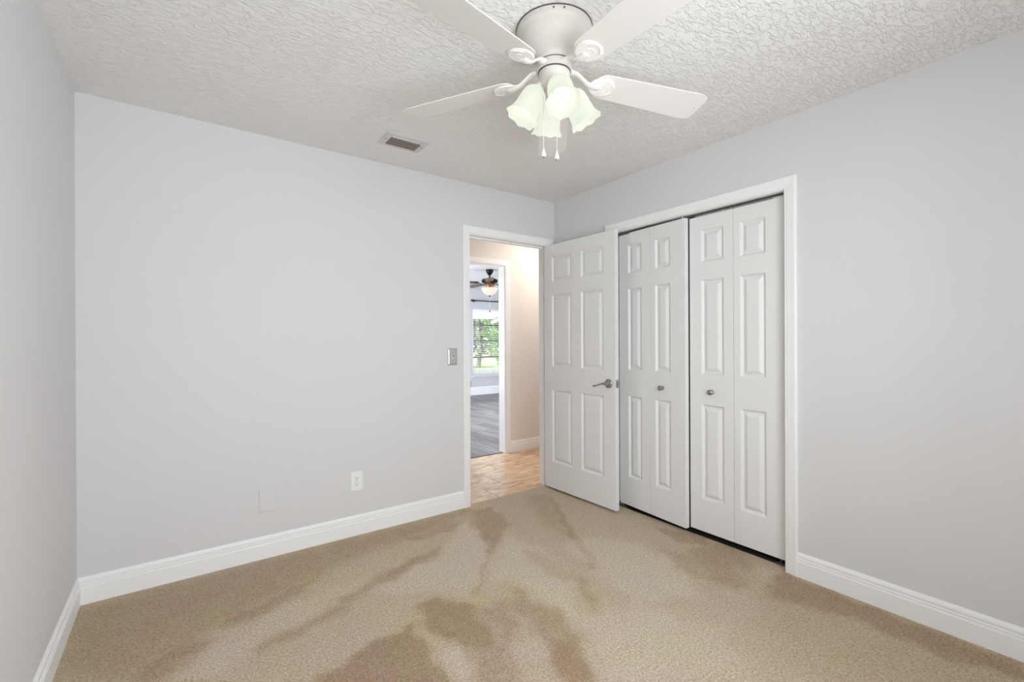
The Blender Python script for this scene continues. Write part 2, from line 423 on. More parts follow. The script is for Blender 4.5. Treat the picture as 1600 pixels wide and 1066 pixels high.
def poly_sd(x, y, pts):
    d = 1e9; inside = False; n = len(pts)
    for i in range(n):
        ax, ay = pts[i]; bx, by = pts[(i + 1) % n]
        ex, ey = bx - ax, by - ay; px, py = x - ax, y - ay
        t = max(0.0, min(1.0, (px * ex + py * ey) / (ex * ex + ey * ey + 1e-12)))
        dx, dy = px - t * ex, py - t * ey
        d = min(d, dx * dx + dy * dy)
        if (ay > y) != (by > y) and x < ax + (y - ay) * ex / (ey if ey else 1e-12): inside = not inside
    d = math.sqrt(d)
    return -d if inside else d
BOXES = [(min(p[0] for p in m[2]) - 0.15, max(p[0] for p in m[2]) + 0.15, min(p[1] for p in m[2]) - 0.15, max(p[1] for p in m[2]) + 0.15) for m in MARKS]
bm = B()
X0, X1, Y0, Y1, ST = LX, 0.048, FY, 0.03, 0.018
nx, ny = int((X1 - X0) / ST), int((Y1 - Y0) / ST)
lay = bm.verts.layers.float.new('pile_lean')
grid = []
for j in range(ny + 1):
    rowv = []
    for i in range(nx + 1):
        x = X0 + (X1 - X0) * i / nx; y = Y0 + (Y1 - Y0) * j / ny
        vtx = bm.verts.new((x, y, 0.0))
        t = 0.56
        wx = x + 0.012 * math.sin(31 * y + 7 * x) + 0.008 * math.sin(83 * x - 40 * y); wy = y + 0.012 * math.sin(29 * x - 11 * y) + 0.008 * math.sin(77 * y + 31 * x)
        for (tone, soft, pts), bb in zip(MARKS, BOXES):
            if bb[0] < x < bb[1] and bb[2] < y < bb[3]:
                s = poly_sd(wx, wy, pts)
                k = max(0.0, min(1.0, 0.5 - s / (3 * soft)))
                k = k * k * (3 - 2 * k)
                t += (0.42 * tone if tone < 0 else 0.40 * tone) * k
        vtx[lay] = max(0.0, min(1.0, t))
        rowv.append(vtx)
    grid.append(rowv)
for j in range(ny):
    for i in range(nx):
        bm.faces.new((grid[j][i], grid[j][i + 1], grid[j + 1][i + 1], grid[j + 1][i]))
struct('floor', bm, M['carpet'], 'beige cut-pile carpet with vacuum and foot marks', 'floor')
bm = B(); box(bm, (LX - WT, FY - WT, -0.12), (0.8, 0.03, -0.004))  # dark slab showing past the carpet edge below the closet doors
struct('floor_slab', bm, M['duct'], 'dark slab under the closet doors, where the carpet stops', 'floor')

# closet interior
bm = B()
box(bm, (0.70, -2.2, 0), (0.75, -0.3, H)); box(bm, (WT, -0.35, 0), (0.70, -0.3, H)); box(bm, (WT, -2.2, 0), (0.70, -2.15, H)); box(bm, (WT, -2.2, H), (0.75, -0.3, H + 0.05))
struct('wall_closet', bm, M['closet'], 'dark inside of the closet behind the folding doors', 'wall')

# ---- baseboards: a moulded section swept along the wall
BASE = [(0.0, 0.0), (0.0145, 0.0), (0.0145, 0.080), (0.0135, 0.083), (0.0115, 0.084), (0.0115, 0.092), (0.0125, 0.0945), (0.0095, 0.097),
        (0.0065, 0.0985), (0.0065, 0.1025), (0.0105, 0.104), (0.0108, 0.109), (0.0090, 0.117), (0.0055, 0.123), (0.004, 0.127), (0.0, 0.127)]
def base_run(bm, p0, p1, nrm):
    rings = []
    for p in (p0, p1):
        rings.append([Vector((p[0] + nrm[0] * d, p[1] + nrm[1] * d, z)) for d, z in BASE])
    loft(bm, rings)
bm = B(); base_run(bm, (LX, 0), (OX0 - 0.064, 0), (0, -1))
struct('baseboard_back', bm, M['trim'], 'white moulded baseboard under the wall with the two outlet plates', 'baseboard')
bm = B(); base_run(bm, (LX, FY), (LX, 0), (1, 0))
struct('baseboard_left', bm, M['trim'], 'short steep run of white baseboard in the lower corner of the photo', 'baseboard')
bm = B(); base_run(bm, (0, CY1 - 0.064), (0, FY), (-1, 0)); base_run(bm, (0, -0.0), (0, CY0 + 0.064), (-1, 0))
struct('baseboard_right', bm, M['trim'], 'white moulded baseboard running from the closet casing toward the camera', 'baseboard')
bm = B(); base_run(bm, (LX, FY), (0, FY), (0, 1))
struct('baseboard_front', bm, M['trim'], 'white baseboard behind the camera under the bedroom window', 'baseboard')

# ---- casings: moulded section mitred round an opening
CAS = [(0.0, 0.0), (0.0, 0.008), (0.003, 0.0105), (0.010, 0.0105), (0.014, 0.0125), (0.036, 0.0150), (0.044, 0.0165), (0.052, 0.0175), (0.057, 0.0165), (0.060, 0.013), (0.060, 0.0)]
def casing(bm, a, b, h, to, rev=0.005, profile=CAS, w=None):
    """to(s, out, z) -> world point; a, b: ends of the opening along s (a < b), h: its height"""
    a -= rev; b += rev; h += rev
    rings = [[], [], [], []]
    for u, v_ in profile:
        rings[0].append(to(a - u, v_, 0)); rings[1].append(to(a - u, v_, h + u))
        rings[2].append(to(b + u, v_, h + u)); rings[3].append(to(b + u, v_, 0))
    loft(bm, rings)
# bedroom doorway
bm = B(); casing(bm, OX0, OX1, OH, lambda s, o, z: Vector((s, -o, z)))
t1 = struct('trim_1', bm, M['trim'], 'white moulded casing and jamb of the open bedroom doorway', 'door trim')
bm = B()
box(bm, (OX0 - 0.018, 0, 0), (OX0, WT, OH + 0.018)); box(bm, (OX1, 0, 0), (OX1 + 0.018, WT, OH + 0.018)); box(bm, (OX0, 0, OH), (OX1, WT, OH + 0.018))
box(bm, (OX0, 0.040, 0), (OX0 + 0.011, 0.075, OH)); box(bm, (OX1 - 0.011, 0.040, 0), (OX1, 0.075, OH)); box(bm, (OX0 + 0.011, 0.040, OH - 0.011), (OX1 - 0.011, 0.075, OH))
obj('jamb', bm, M['trim'], t1, bevel=0.001)
bm = B(); box(bm, (OX0, 0.004, 0.895), (OX0 + 0.002, 0.034, 0.957)); box(bm, (OX0 - 0.001, -0.006, 0.905), (OX0 + 0.003, 0.006, 0.947))
obj('strike_plate', bm, M['nickel'], t1)
# the hall side of the same doorway
bm = B(); casing(bm, OX0, OX1, OH, lambda s, o, z: Vector((s, WT + o, z)))
obj('hall_casing', bm, M['trim'], t1)
# closet opening
bm = B(); casing(bm, -CY0, -CY1, CH, lambda s, o, z: Vector((-o, -s, z)))
t2 = struct('trim_2', bm, M['trim'], 'white moulded casing round the closet opening', 'closet trim')
bm = B()
box(bm, (0, CY0, 0), (WT, CY0 + 0.018, CH + 0.018)); box(bm, (0, CY1 - 0.018, 0), (WT, CY1, CH + 0.018)); box(bm, (0, CY1, CH), (WT, CY0, CH + 0.018))
obj('jamb', bm, M['trim'], t2, bevel=0.001)
bm = B()
box(bm, (0.042, CY1 + 0.004, CH - 0.004), (0.078, CY0 - 0.004, CH)); box(bm, (0.042, CY1 + 0.004, CH - 0.022), (0.045, CY0 - 0.004, CH)); box(bm, (0.075, CY1 + 0.004, CH - 0.022), (0.078, CY0 - 0.004, CH))
obj('sliding_track', bm, M['track'], t2)
for y0, y1 in ((CY1, CY1 + 0.075), (CY0 - 0.075, CY0)):
    bm = B()
    s = 1 if y0 == CY1 else -1
    ye = y0 if s > 0 else y1
    box(bm, (0.045, min(ye, ye + s * 0.003), 0), (0.075, max(ye, ye + s * 0.003), 0.035))
    box(bm, (0.045, min(ye, ye + s * 0.070), 0), (0.075, max(ye, ye + s * 0.070), 0.003))
    box(bm, (0.045, min(ye, ye + s * 0.070), 0), (0.048, max(ye, ye + s * 0.070), 0.010))
    lathe(bm, [(0.008, 0.003), (0.008, 0.014), (0.005, 0.016), (0.005, 0.034)], 12, Matrix.Translation((0.060, ye + s * 0.045, 0)))
    obj('pivot_bracket', bm, M['track'], t2)

# ---------------------------------------------------------------- moulded panel doors
ZP = [(0.238, 0.840), (1.028, 1.628), (1.737, 1.945)]
OGEE = [(0.0, 0.0), (0.0025, 0.0012), (0.006, 0.0056), (0.010, 0.0112), (0.0125, 0.0136), (0.0155, 0.0142), (0.0185, 0.0134), (0.027, 0.0080), (0.036, 0.0030), (0.041, 0.0014), (0.044, 0.0012)]
def panel_leaf(bm, w, z0, z1, t, cols, zs=ZP):
    """leaf from x 0 to w, visible face at y 0, the other at y t; cols: x ranges of the raised panels"""
    xs = sorted({0.0, w, *[c for p in cols for c in p]}); zc = sorted({z0, z1, *[c for p in zs for c in p]})
    for sgn, y in ((1, 0.0), (-1, t)):
        for i in range(len(xs) - 1):
            for k in range(len(zc) - 1):
                a, b, c, d = xs[i], xs[i + 1], zc[k], zc[k + 1]
                if any(abs(a - p[0]) < 1e-6 for p in cols) and any(abs(c - p[0]) < 1e-6 for p in zs):
                    rings = []
                    for u, dep in OGEE:
                        yy = y + sgn * dep
                        rings.append([Vector((a + u, yy, c + u)), Vector((b - u, yy, c + u)), Vector((b - u, yy, d - u)), Vector((a + u, yy, d - u))])
                    R = loft(bm, rings, cap=False)
                    bm.faces.new(R[-1])
                else:
                    bm.faces.new([bm.verts.new(p) for p in ((a, y, c), (b, y, c), (b, y, d), (a, y, d))])
    for i in range(len(xs) - 1):
        for z in (z0, z1):
            bm.faces.new([bm.verts.new(p) for p in ((xs[i], 0, z), (xs[i + 1], 0, z), (xs[i + 1], t, z), (xs[i], t, z))])
    for k in range(len(zc) - 1):
        for x in (0.0, w):
            bm.faces.new([bm.verts.new(p) for p in ((x, 0, zc[k]), (x, t, zc[k]), (x, t, zc[k + 1]), (x, 0, zc[k + 1]))])

# open bedroom door
bm = B(); panel_leaf(bm, 0.764, 0.018, 2.046, 0.035, [(0.093, 0.322), (0.424, 0.652)])
d1 = struct('door_1', bm, M['door'], 'white six-panel door standing open beside the closet, with a lever handle', 'door', bevel=0.0018, limit=75)
move(d1, (-0.1185, -0.006, 0), math.radians(-88.7))
hx, hz = 0.700, 0.932
def lever(side):
    """rosette, neck and curved lever on the face y = 0 (side -1) or y = 0.035 (side +1)"""
    y = 0.0 if side < 0 else 0.035
    face = Matrix.Translation((hx, y, hz)) @ Matrix.Rotation(math.radians(90 if side < 0 else -90), 4, 'X')
    bm = B(); lathe(bm, [(0.034, 0.0), (0.034, 0.004), (0.031, 0.008), (0.024, 0.011), (0.016, 0.013), (0.013, 0.020), (0.012, 0.038), (0.010, 0.046), (0.0, 0.047)], 28, face)
    r = obj('door_handle', bm, M['nickel'], d1, smooth=True)
    bm = B(); yy = y + side * 0.040
    pts = []
    for i in range(13):
        k = i / 12
        pts.append((hx + 0.004 - 0.125 * k, yy + side * 0.004 * math.sin(k * math.pi), hz + 0.004 * math.sin(k * 3.14) - 0.028 * k * k * (3 - 2 * k) + (0.006 * max(0, k - 0.8) / 0.2)))
    tube(bm, pts, [0.010, 0.010, 0.0085, 0.0075, 0.0068, 0.0064, 0.0062, 0.0062, 0.0066, 0.0078, 0.0092, 0.0086, 0.004], 12, 0.75)
    obj('lever', bm, M['nickel'], r, smooth=True)
lever(-1); lever(1)
bm = B(); box(bm, (0.7635, 0.005, 0.904), (0.7655, 0.030, 0.961))
lp = obj('latch_plate', bm, M['nickel'], d1, bevel=0.0006)
bm = B()
loft(bm, [[Vector((x, y, z)) for y, z in ((0.011, 0.923), (0.024, 0.923), (0.024, 0.942), (0.011, 0.942))] for x in (0.765, 0.776)])
obj('latch_bolt', bm, M['nickel'], lp, bevel=0.002)
for z in (0.22, 1.03, 1.83):
    bm = B(); box(bm, (-0.0015, 0.003, z - 0.045), (0.0, 0.033, z + 0.045)); lathe(bm, [(0.006, -0.047), (0.006, 0.047)], 12, Matrix.Translation((-0.002, 0.039, z)))
    obj('hinge', bm, M['nickel'], d1)

# folding closet doors
def bifold(name, loc, ang, w, zb, zt, cols_a, cols_b, knob_leaf, knob_x, label, guide_far):
    root = tag(empty(name, loc, ang), label, 'closet door', 'folding closet doors', 'structure')
    leaves = []
    for x0, cols in ((0.0, cols_a), (w + 0.002, cols_b)):
        bm = B(); panel_leaf(bm, w, zb, zt, 0.034, cols)
        bm.transform(Matrix.Translation((x0, 0, 0)))
        leaves.append(obj('door_leaf', bm, M['door'], root, bevel=0.0018, limit=75))
    bm = B()
    lathe(bm, [(0.0135, 0.0), (0.0135, 0.003), (0.0085, 0.006), (0.0070, 0.012), (0.0095, 0.016), (0.0150, 0.020), (0.0172, 0.025), (0.0165, 0.031), (0.0120, 0.035), (0.0, 0.0365)], 24,
          Matrix.Translation((knob_x, 0, 0.922)) @ Matrix.Rotation(math.radians(90), 4, 'X'))
    obj('knob', bm, M['nickel'], leaves[knob_leaf], smooth=True)
    for x in ((0.03, 2 * w - 0.03)):
        bm = B(); lathe(bm, [(0.006, zt - 0.001), (0.006, zt + 0.004), (0.0035, zt + 0.005), (0.0035, min(zt + 0.016, CH - 0.003))], 12, Matrix.Translation((x, 0.017, 0)))
        obj('track_pin', bm, M['plate'], root)
    for z in (0.25, 1.02, 1.80):
        bm = B(); box(bm, (w - 0.02, 0.034, z - 0.03), (w + 0.022, 0.0355, z + 0.03)); lathe(bm, [(0.004, -0.03), (0.004, 0.03)], 10, Matrix.Translation((w + 0.001, 0.038, z)))
        obj('hinge', bm, M['nickel'], root)
    return root
bifold('door_2', (0.050, -0.678, 0), math.radians(-94.4), 0.2905, 0.030, 2.036, [(0.088, 0.216)], [(0.046, 0.174)], 1, 0.2925 + 0.108,
       'white folding closet door next to the open door, standing slightly proud', True)
bifold('door_3', (0.042, -1.268, 0), math.radians(-90.0), 0.2875, 0.036, 2.040, [(0.080, 0.228)], [(0.038, 0.185)], 0, 0.153,
       'white folding closet door beside the casing where the baseboard starts', False)

# ---------------------------------------------------------------- hall and far room
bm = B(); box(bm, (-3.2, 0.03, -0.06), (2.6, 1.207, -0.001))
struct('floor_hall', bm, M['tile'], 'orange and cream travertine tile floor in the hall', 'floor')
bm = B(); box(bm, (-3.2, WT, H), (2.6, HY, H + 0.1))
struct('ceiling_hall', bm, M['hall_ceiling'], 'hall ceiling beyond the doorway', 'ceiling')
bm = B(); wall_x(bm, -3.2, 2.6, HY, HY + WT, [(HX0 - 0.018, HX1 + 0.018, 0, HH + 0.018)])
struct('wall_hall', bm, M['hall_wall'], 'warm cream hall wall seen through the open doorway', 'wall')
bm = B(); box(bm, (-3.2, WT, 0), (-3.1, HY, H)); box(bm, (2.5, WT, 0), (2.6, HY, H)); box(bm, (WT, 0.0, 0), (2.6, WT, H))
struct('wall_hall_ends', bm, M['hall_wall'], 'cream end walls closing the hall', 'wall')
bm = B(); base_run(bm, (HX1 + 0.066, HY), (2.5, HY), (0, -1)); base_run(bm, (-3.1, HY), (HX0 - 0.066, HY), (0, -1))
struct('baseboard_hall', bm, M['trim'], 'short white baseboard on the cream hall wall', 'baseboard')
bm = B(); casing(bm, HX0, HX1, HH, lambda s, o, z: Vector((s, HY - o, z)))
t3 = struct('trim_3', bm, M['trim'], 'white casing of the inner doorway across the hall', 'door trim')
bm = B()
box(bm, (HX0 - 0.018, HY, 0), (HX0, HY + WT, HH + 0.018)); box(bm, (HX1, HY, 0), (HX1 + 0.018, HY + WT, HH + 0.018)); box(bm, (HX0, HY, HH), (HX1, HY + WT, HH + 0.018))
obj('jamb', bm, M['trim'], t3, bevel=0.001)
bm = B(); box(bm, (HX1 - 0.003, HY + 0.075, 0.945), (HX1, HY + 0.105, 1.005))
obj('strike_plate', bm, M['nickel'], t3)
bm = B(); box(bm, (HX0, 1.195, -0.002), (HX1, 1.215, 0.004))
struct('trim_threshold', bm, M['track'], 'thin dark strip where hall tile meets grey planks', 'threshold')

bm = B(); box(bm, (-1.2, 1.207, -0.06), (5.6, FARY, -0.001))
struct('floor_far', bm, M['plank'], 'grey wood plank floor of the far room', 'floor')
bm = B(); box(bm, (-1.2, HY + WT, H), (5.6, FARY, H + 0.1))
struct('ceiling_far', bm, M['hall_ceiling'], 'white ceiling of the far room above the dark fan', 'ceiling')
WX0, WX1, WZ0, WZ1 = 2.835, 5.0, 0.440, 1.985
bm = B(); wall_x(bm, -1.3, 5.7, FARY, FARY + 0.14, [(WX0, WX1, WZ0, WZ1)])
struct('wall_far', bm, M['far_wall'], 'blue-grey wall with the window in the far room', 'wall')
bm = B()
box(bm, (-1.3, HY + WT, 0), (-1.2, 2.65, H)); box(bm, (-1.3, 5.15, 0), (-1.2, FARY, H)); box(bm, (-1.3, 2.65, 0), (-1.2, 5.15, 0.5)); box(bm, (-1.3, 2.65, 2.2), (-1.2, 5.15, H)); box(bm, (5.6, HY + WT, 0), (5.7, FARY, H))  # opening in one side wall added, unseen, for the fill light
struct('wall_far_sides', bm, M['far_wall'], 'blue-grey side walls of the far room', 'wall')
bm = B()
rings = [[Vector((x, FARY - d * 1.1, z * 1.42)) for d, z in BASE] for x in (-1.2, 5.6)]
loft(bm, rings)
struct('baseboard_far', bm, M['trim'], 'white baseboard under the far room window', 'baseboard')

# far window
bm = B()
y0, y1 = FARY + 0.05, FARY + 0.11
fw = 0.045
box(bm, (WX0, y0, WZ0), (WX0 + fw, y1, WZ1)); box(bm, (WX1 - fw, y0, WZ0), (WX1, y1, WZ1)); box(bm, (WX0 + fw, y0, WZ0), (WX1 - fw, y1, WZ0 + fw)); box(bm, (WX0 + fw, y0, WZ1 - fw), (WX1 - fw, y1, WZ1))
w1 = struct('window_1', bm, M['trim'], 'far room window with white blinds and cross bars coloured dark for backlight', 'window')
bm = B(); box(bm, (WX0 - 0.03, FARY - 0.035, WZ0 - 0.022), (WX1 + 0.03, FARY + 0.05, WZ0))
obj('window_sill', bm, M['trim'], w1, bevel=0.004)
for z in (0.872, 1.247, 1.623):
    bm = B(); box(bm, (WX0 + fw, y0 + 0.012, z - 0.018), (WX1 - fw, y1 - 0.005, z + 0.018))
    obj('cross_bar', bm, M['muntin'], w1)
bm = B(); box(bm, (WX0 + fw, y0 + 0.026, WZ0 + fw), (WX1 - fw, y0 + 0.030, WZ1 - fw))
obj('pane', bm, M['pane'], w1)

# horizontal blinds hanging in the far window
br_ = tag(empty('window_blind', ((WX0 + WX1) / 2, FARY + 0.02, WZ0)), 'white slatted blind hanging open in the far room window', 'blind')
yb = FARY + 0.018
bm = B(); box(bm, (WX0 + 0.006, yb - 0.028, WZ1 - 0.060), (WX1 - 0.006, yb + 0.028, WZ1 - 0.002))
obj('headrail', bm, M['vinyl_slat'], br_, world=True, bevel=0.003)
def slat_at(z, tilt):
    bm = B(); prof = []
    for i in range(7):
        k = -1 + 2 * i / 6
        prof.append((0.024 * k, 0.0035 * (1 - k * k)))
    top = [(a * math.cos(tilt) - b * math.sin(tilt), a * math.sin(tilt) + b * math.cos(tilt)) for a, b in prof]
    sec = top + [(a, b - 0.0022) for a, b in reversed(top)]
    loft(bm, [[Vector((x, yb + a, z + b)) for a, b in sec] for x in (WX0 + 0.008, WX1 - 0.008)])
    return obj('slat', bm, M['vinyl_slat'], br_, world=True, smooth=True)
s0 = slat_at(WZ1 - 0.085, math.radians(4))
first = WZ1 - 0.085; z = first - 0.044
while z > 0.645:
    c = s0.copy(); COL.objects.link(c); c.parent = br_; c.location.z = z - first; z -= 0.044
z = 0.480
while z < 0.60:
    c = s0.copy(); COL.objects.link(c); c.parent = br_; c.location.z = z - first; z += 0.0115
bm = B(); box(bm, (WX0 + 0.008, yb - 0.025, WZ0 + 0.010), (WX1 - 0.008, yb + 0.025, WZ0 + 0.030))
obj('bottom_rail', bm, M['vinyl_slat'], br_, world=True, bevel=0.003)
for x in (WX0 + 0.16, WX0 + 0.58, WX0 + 1.2, WX1 - 0.16):
    bm = B()
    tube(bm, [(x, yb - 0.027, WZ1 - 0.06), (x, yb - 0.027, WZ0 + 0.02)], 0.0022, 6); tube(bm, [(x, yb + 0.027, WZ1 - 0.06), (x, yb + 0.027, WZ0 + 0.02)], 0.0022, 6)
    obj('ladder_cord', bm, M['cord'], br_, world=True)
bm = B(); tube(bm, [(WX0 + 0.085, yb - 0.036, WZ1 - 0.05), (WX0 + 0.088, yb - 0.040, 1.15)], 0.0045, 8)
obj('tilt_wand', bm, M['cord'], br_, world=True)

# curtain rod
rz = 2.172; ry = FARY - 0.09
rod = tag(empty('curtain_rod', (3.8, FARY, rz)), 'black curtain rod above the far room window', 'curtain rod')
bm = B(); tube(bm, [(2.78, ry, rz), (5.25, ry, rz)], 0.0125, 12)
obj('pole', bm, M['rod_black'], rod, world=True, smooth=True)
for x in (2.765, 5.265):
    bm = B(); sphere(bm, (x, ry, rz), 0.026, 14, 10)
    obj('finial', bm, M['rod_black'], rod, world=True, smooth=True)
for x in (2.86, 4.0, 5.15):
    bm = B(); box(bm, (x - 0.012, FARY - 0.006, rz - 0.035), (x + 0.012, FARY, rz + 0.035)); tube(bm, [(x, FARY - 0.004, rz - 0.012), (x, ry, rz - 0.014)], 0.006, 8); box(bm, (x - 0.006, ry - 0.016, rz - 0.018), (x + 0.006, ry + 0.016, rz - 0.010))
    obj('wall_bracket', bm, M['rod_black'], rod, world=True)

# bedroom window behind the camera
bm = B()
ya, yb2 = FY - 0.10, FY - 0.05
a, b, z0, z1 = -2.65, -0.95, 0.68, 2.12
box(bm, (a, ya, z0), (a + 0.045, yb2, z1)); box(bm, (b - 0.045, ya, z0), (b, yb2, z1)); box(bm, (a + 0.045, ya, z0), (b - 0.045, yb2, z0 + 0.045)); box(bm, (a + 0.045, ya, z1 - 0.045), (b - 0.045, yb2, z1)); box(bm, ((a + b) / 2 - 0.02, ya, z0 + 0.045), ((a + b) / 2 + 0.02, yb2, z1 - 0.045))
w2 = struct('window_2', bm, M['trim'], 'wide bedroom window behind the camera', 'window')
bm = B(); box(bm, (a + 0.045, ya + 0.02, z0 + 0.045), (b - 0.045, ya + 0.024, z1 - 0.045))
obj('pane', bm, M['pane'], w2)

# ---------------------------------------------------------------- wall fittings
# metal switch
sx, sz = -1.0025, 1.132
sw = tag(empty('light_switch', (sx, 0, sz)), 'brushed metal light switch plate beside the doorway casing', 'light switch')
def plate_bm(w, h, d, inset):
    bm = B()
    rings = []
    for u, y in ((0, 0), (0, -d * 0.45), (inset * 0.35, -d * 0.8), (inset, -d)):
        rings.append([Vector((-w / 2 + u, y, -h / 2 + u)), Vector((w / 2 - u, y, -h / 2 + u)), Vector((w / 2 - u, y, h / 2 - u)), Vector((-w / 2 + u, y, h / 2 - u))])
    loft(bm, rings)
    return bm
obj('cover_plate', plate_bm(0.078, 0.122, 0.008, 0.010), M['steel'], sw)
bm = B(); box(bm, (-0.005, -0.0092, -0.012), (0.005, -0.0078, 0.012))
tp = obj('toggle_frame', bm, M['plate'], sw)
bm = B(); loft(bm, [[Vector((-0.0042, -0.008, -0.004)), Vector((0.0042, -0.008, -0.004)), Vector((0.0042, -0.008, 0.008)), Vector((-0.0042, -0.008, 0.008))],
                    [Vector((-0.0034, -0.021, 0.008)), Vector((0.0034, -0.021, 0.008)), Vector((0.0034, -0.019, 0.013)), Vector((-0.0034, -0.019, 0.013))]])
obj('toggle', bm, M['nickel'], sw, bevel=0.0006)
for z in (-0.030, 0.030):
    bm = B(); lathe(bm, [(0.0036, 0.0), (0.0036, 0.0006), (0.002, 0.0012), (0, 0.0013)], 14, Matrix.Translation((0, -0.008, z)) @ Matrix.Rotation(math.radians(90), 4, 'X'))
    obj('screw', bm, M['nickel'], sw)

# duplex outlet
ox, oz = -1.706, 0.345
ou = tag(empty('wall_outlet', (ox, 0, oz)), 'white duplex power outlet low on the grey wall', 'outlet')
obj('cover_plate', plate_bm(0.078, 0.122, 0.006, 0.005), M['plate'], ou)
for dz in (0.0195, -0.0195):
    bm = B(); pts = []
    for k in range(28):
        a = 2 * math.pi * k / 28
        pts.append((0.0172 * math.cos(a), max(-0.0140, min(0.0140, 0.0172 * math.sin(a)))))
    loft(bm, [[Vector((x, y, dz + z)) for x, z in pts] for y in (-0.005, -0.0082)])
    rc = obj('receptacle', bm, M['plate'], ou)
    for x, zz, hw, hh in ((-0.0063, 0.003, 0.0013, 0.0046), (0.0063, 0.003, 0.0011, 0.0038)):
        bm = B(); box(bm, (x - hw, -0.0086, dz + zz - hh), (x + hw, -0.0080, dz + zz + hh)); obj('slot', bm, M['dark_slot'], rc)
    bm = B(); lathe(bm, [(0.0026, 0), (0.0026, 0.0006)], 12, Matrix.Translation((0, -0.0080, dz - 0.0075)) @ Matrix.Rotation(math.radians(90), 4, 'X')); obj('ground_hole', bm, M['dark_slot'], rc)
bm = B(); lathe(bm, [(0.0032, 0.0), (0.0032, 0.0008), (0, 0.0012)], 12, Matrix.Translation((0, -0.006, 0)) @ Matrix.Rotation(math.radians(90), 4, 'X'))
obj('screw', bm, M['nickel'], ou)

# painted-over blank plate
tag(move(obj('blank_wall_plate', plate_bm(0.078, 0.128, 0.006, 0.004), M['painted_plate']), (-2.222, 0, 0.330)), 'blank wall plate painted over in the grey of the wall', 'wall plate')

# ---------------------------------------------------------------- ceiling vent
vx0, vx1, vy0, vy1 = -1.668, -1.404, -0.482, -0.292
ve = tag(empty('ceiling_vent', ((vx0 + vx1) / 2, (vy0 + vy1) / 2, H)), 'grey metal air vent with dusty slats in the ceiling', 'vent')
ix0, ix1, iy0, iy1 = vx0 + 0.038, vx1 - 0.038, vy0 + 0.030, vy1 - 0.030
bm = B()
def ring_rect(x0, y0, x1, y1, z): return [Vector((x0, y0, z)), Vector((x1, y0, z)), Vector((x1, y1, z)), Vector((x0, y1, z))]
loft(bm, [ring_rect(vx0, vy0, vx1, vy1, H), ring_rect(vx0, vy0, vx1, vy1, H - 0.002), ring_rect(vx0 + 0.006, vy0 + 0.006, vx1 - 0.006, vy1 - 0.006, H - 0.006),
          ring_rect(ix0 - 0.004, iy0 - 0.004, ix1 + 0.004, iy1 + 0.004, H - 0.009), ring_rect(ix0, iy0, ix1, iy1, H - 0.009), ring_rect(ix0, iy0, ix1, iy1, H)], cap=False)
obj('frame', bm, M['vent_metal'], ve, world=True)
bm = B()
bm.faces.new([bm.verts.new(p) for p in ring_rect(ix0, iy0, ix1, iy1, H - 0.0008)])
obj('duct_opening', bm, M['duct'], ve, world=True)
n = 5
for k in range(n):
    yc = iy0 + (iy1 - iy0) * (k + 0.5) / n
    bm = B(); sec = []
    for i in range(6):
        q = i / 5
        sec.append((yc + 0.004 - 0.007 * q, H - 0.0125 + (0.0100 if k == 0 else 0.0048) * q ** 1.4))
    sec = sec + [(a + 0.0006, b + 0.0010) for a, b in reversed(sec)]
    loft(bm, [[Vector((x, a, b)) for a, b in sec] for x in (ix0 + 0.001, ix1 - 0.001)])
    obj('slat', bm, M['vent_slat'] if k else M['vent_metal'], ve, world=True)
for x in (vx0 + 0.019, vx1 - 0.019):
    bm = B(); lathe(bm, [(0.0042, 0.004), (0.0042, 0.0015), (0.002, 0), (0, 0)], 12, Matrix.Translation((x, (vy0 + vy1) / 2, H - 0.0098)))
    obj('screw', bm, M['vent_slat'], ve, world=True)

# ---------------------------------------------------------------- white ceiling fan
FC = Vector((-1.460, -1.652, 0))
fan = tag(empty('ceiling_fan', (FC.x, FC.y, H)), 'white five-blade ceiling fan with four lit bell shades', 'ceiling fan')
def at(z): return Matrix.Translation((FC.x, FC.y, z))
bm = B(); lathe(bm, [(0.141, H), (0.144, H - 0.004), (0.144, H - 0.022), (0.139, H - 0.028), (0.136, H - 0.036), (0.1355, H - 0.044), (0.129, H - 0.060), (0.117, H - 0.076), (0.101, H - 0.092), (0.086, H - 0.104), (0.075, H - 0.113), (0.070, H - 0.120), (0.068, H - 0.131), (0.0, H - 0.131)], 56, Matrix.Translation((FC.x, FC.y, 0)))
obj('housing', bm, M['housing'], fan, world=True, smooth=30)
bm = B(); lathe(bm, [(0.1465, H - 0.0005), (0.1465, H - 0.003), (0.140, H - 0.004)], 56, Matrix.Translation((FC.x, FC.y, 0)))
obj('ceiling_ring', bm, M['fan_gap'], fan, world=True)
for a in (228, 243, 108, 348):
    p = FC + Vector((math.cos(math.radians(a)), math.sin(math.radians(a)), 0)) * 0.144
    bm = B(); sphere(bm, (p.x, p.y, H - 0.013), 0.0038, 10, 6)
    obj('screw', bm, M['fan_gap'], fan, world=True)
bm = B(); lathe(bm, [(0.0, 2.3095), (0.063, 2.3095), (0.063, 2.304), (0.0, 2.304)], 40, Matrix.Translation((FC.x, FC.y, 0)))
obj('motor_gap', bm, M['fan_gap'], fan, world=True)
bm = B(); lathe(bm, [(0.0, 2.3045), (0.067, 2.3045), (0.068, 2.301), (0.068, 2.281), (0.065, 2.278), (0.0, 2.278)], 48, Matrix.Translation((FC.x, FC.y, 0)))
obj('flywheel', bm, M['housing'], fan, world=True, smooth=30)
bm = B(); lathe(bm, [(0.0, 2.2785), (0.062, 2.2785), (0.062, 2.2735), (0.0, 2.2735)], 40, Matrix.Translation((FC.x, FC.y, 0)))
obj('housing_gap', bm, M['fan_gap'], fan, world=True)
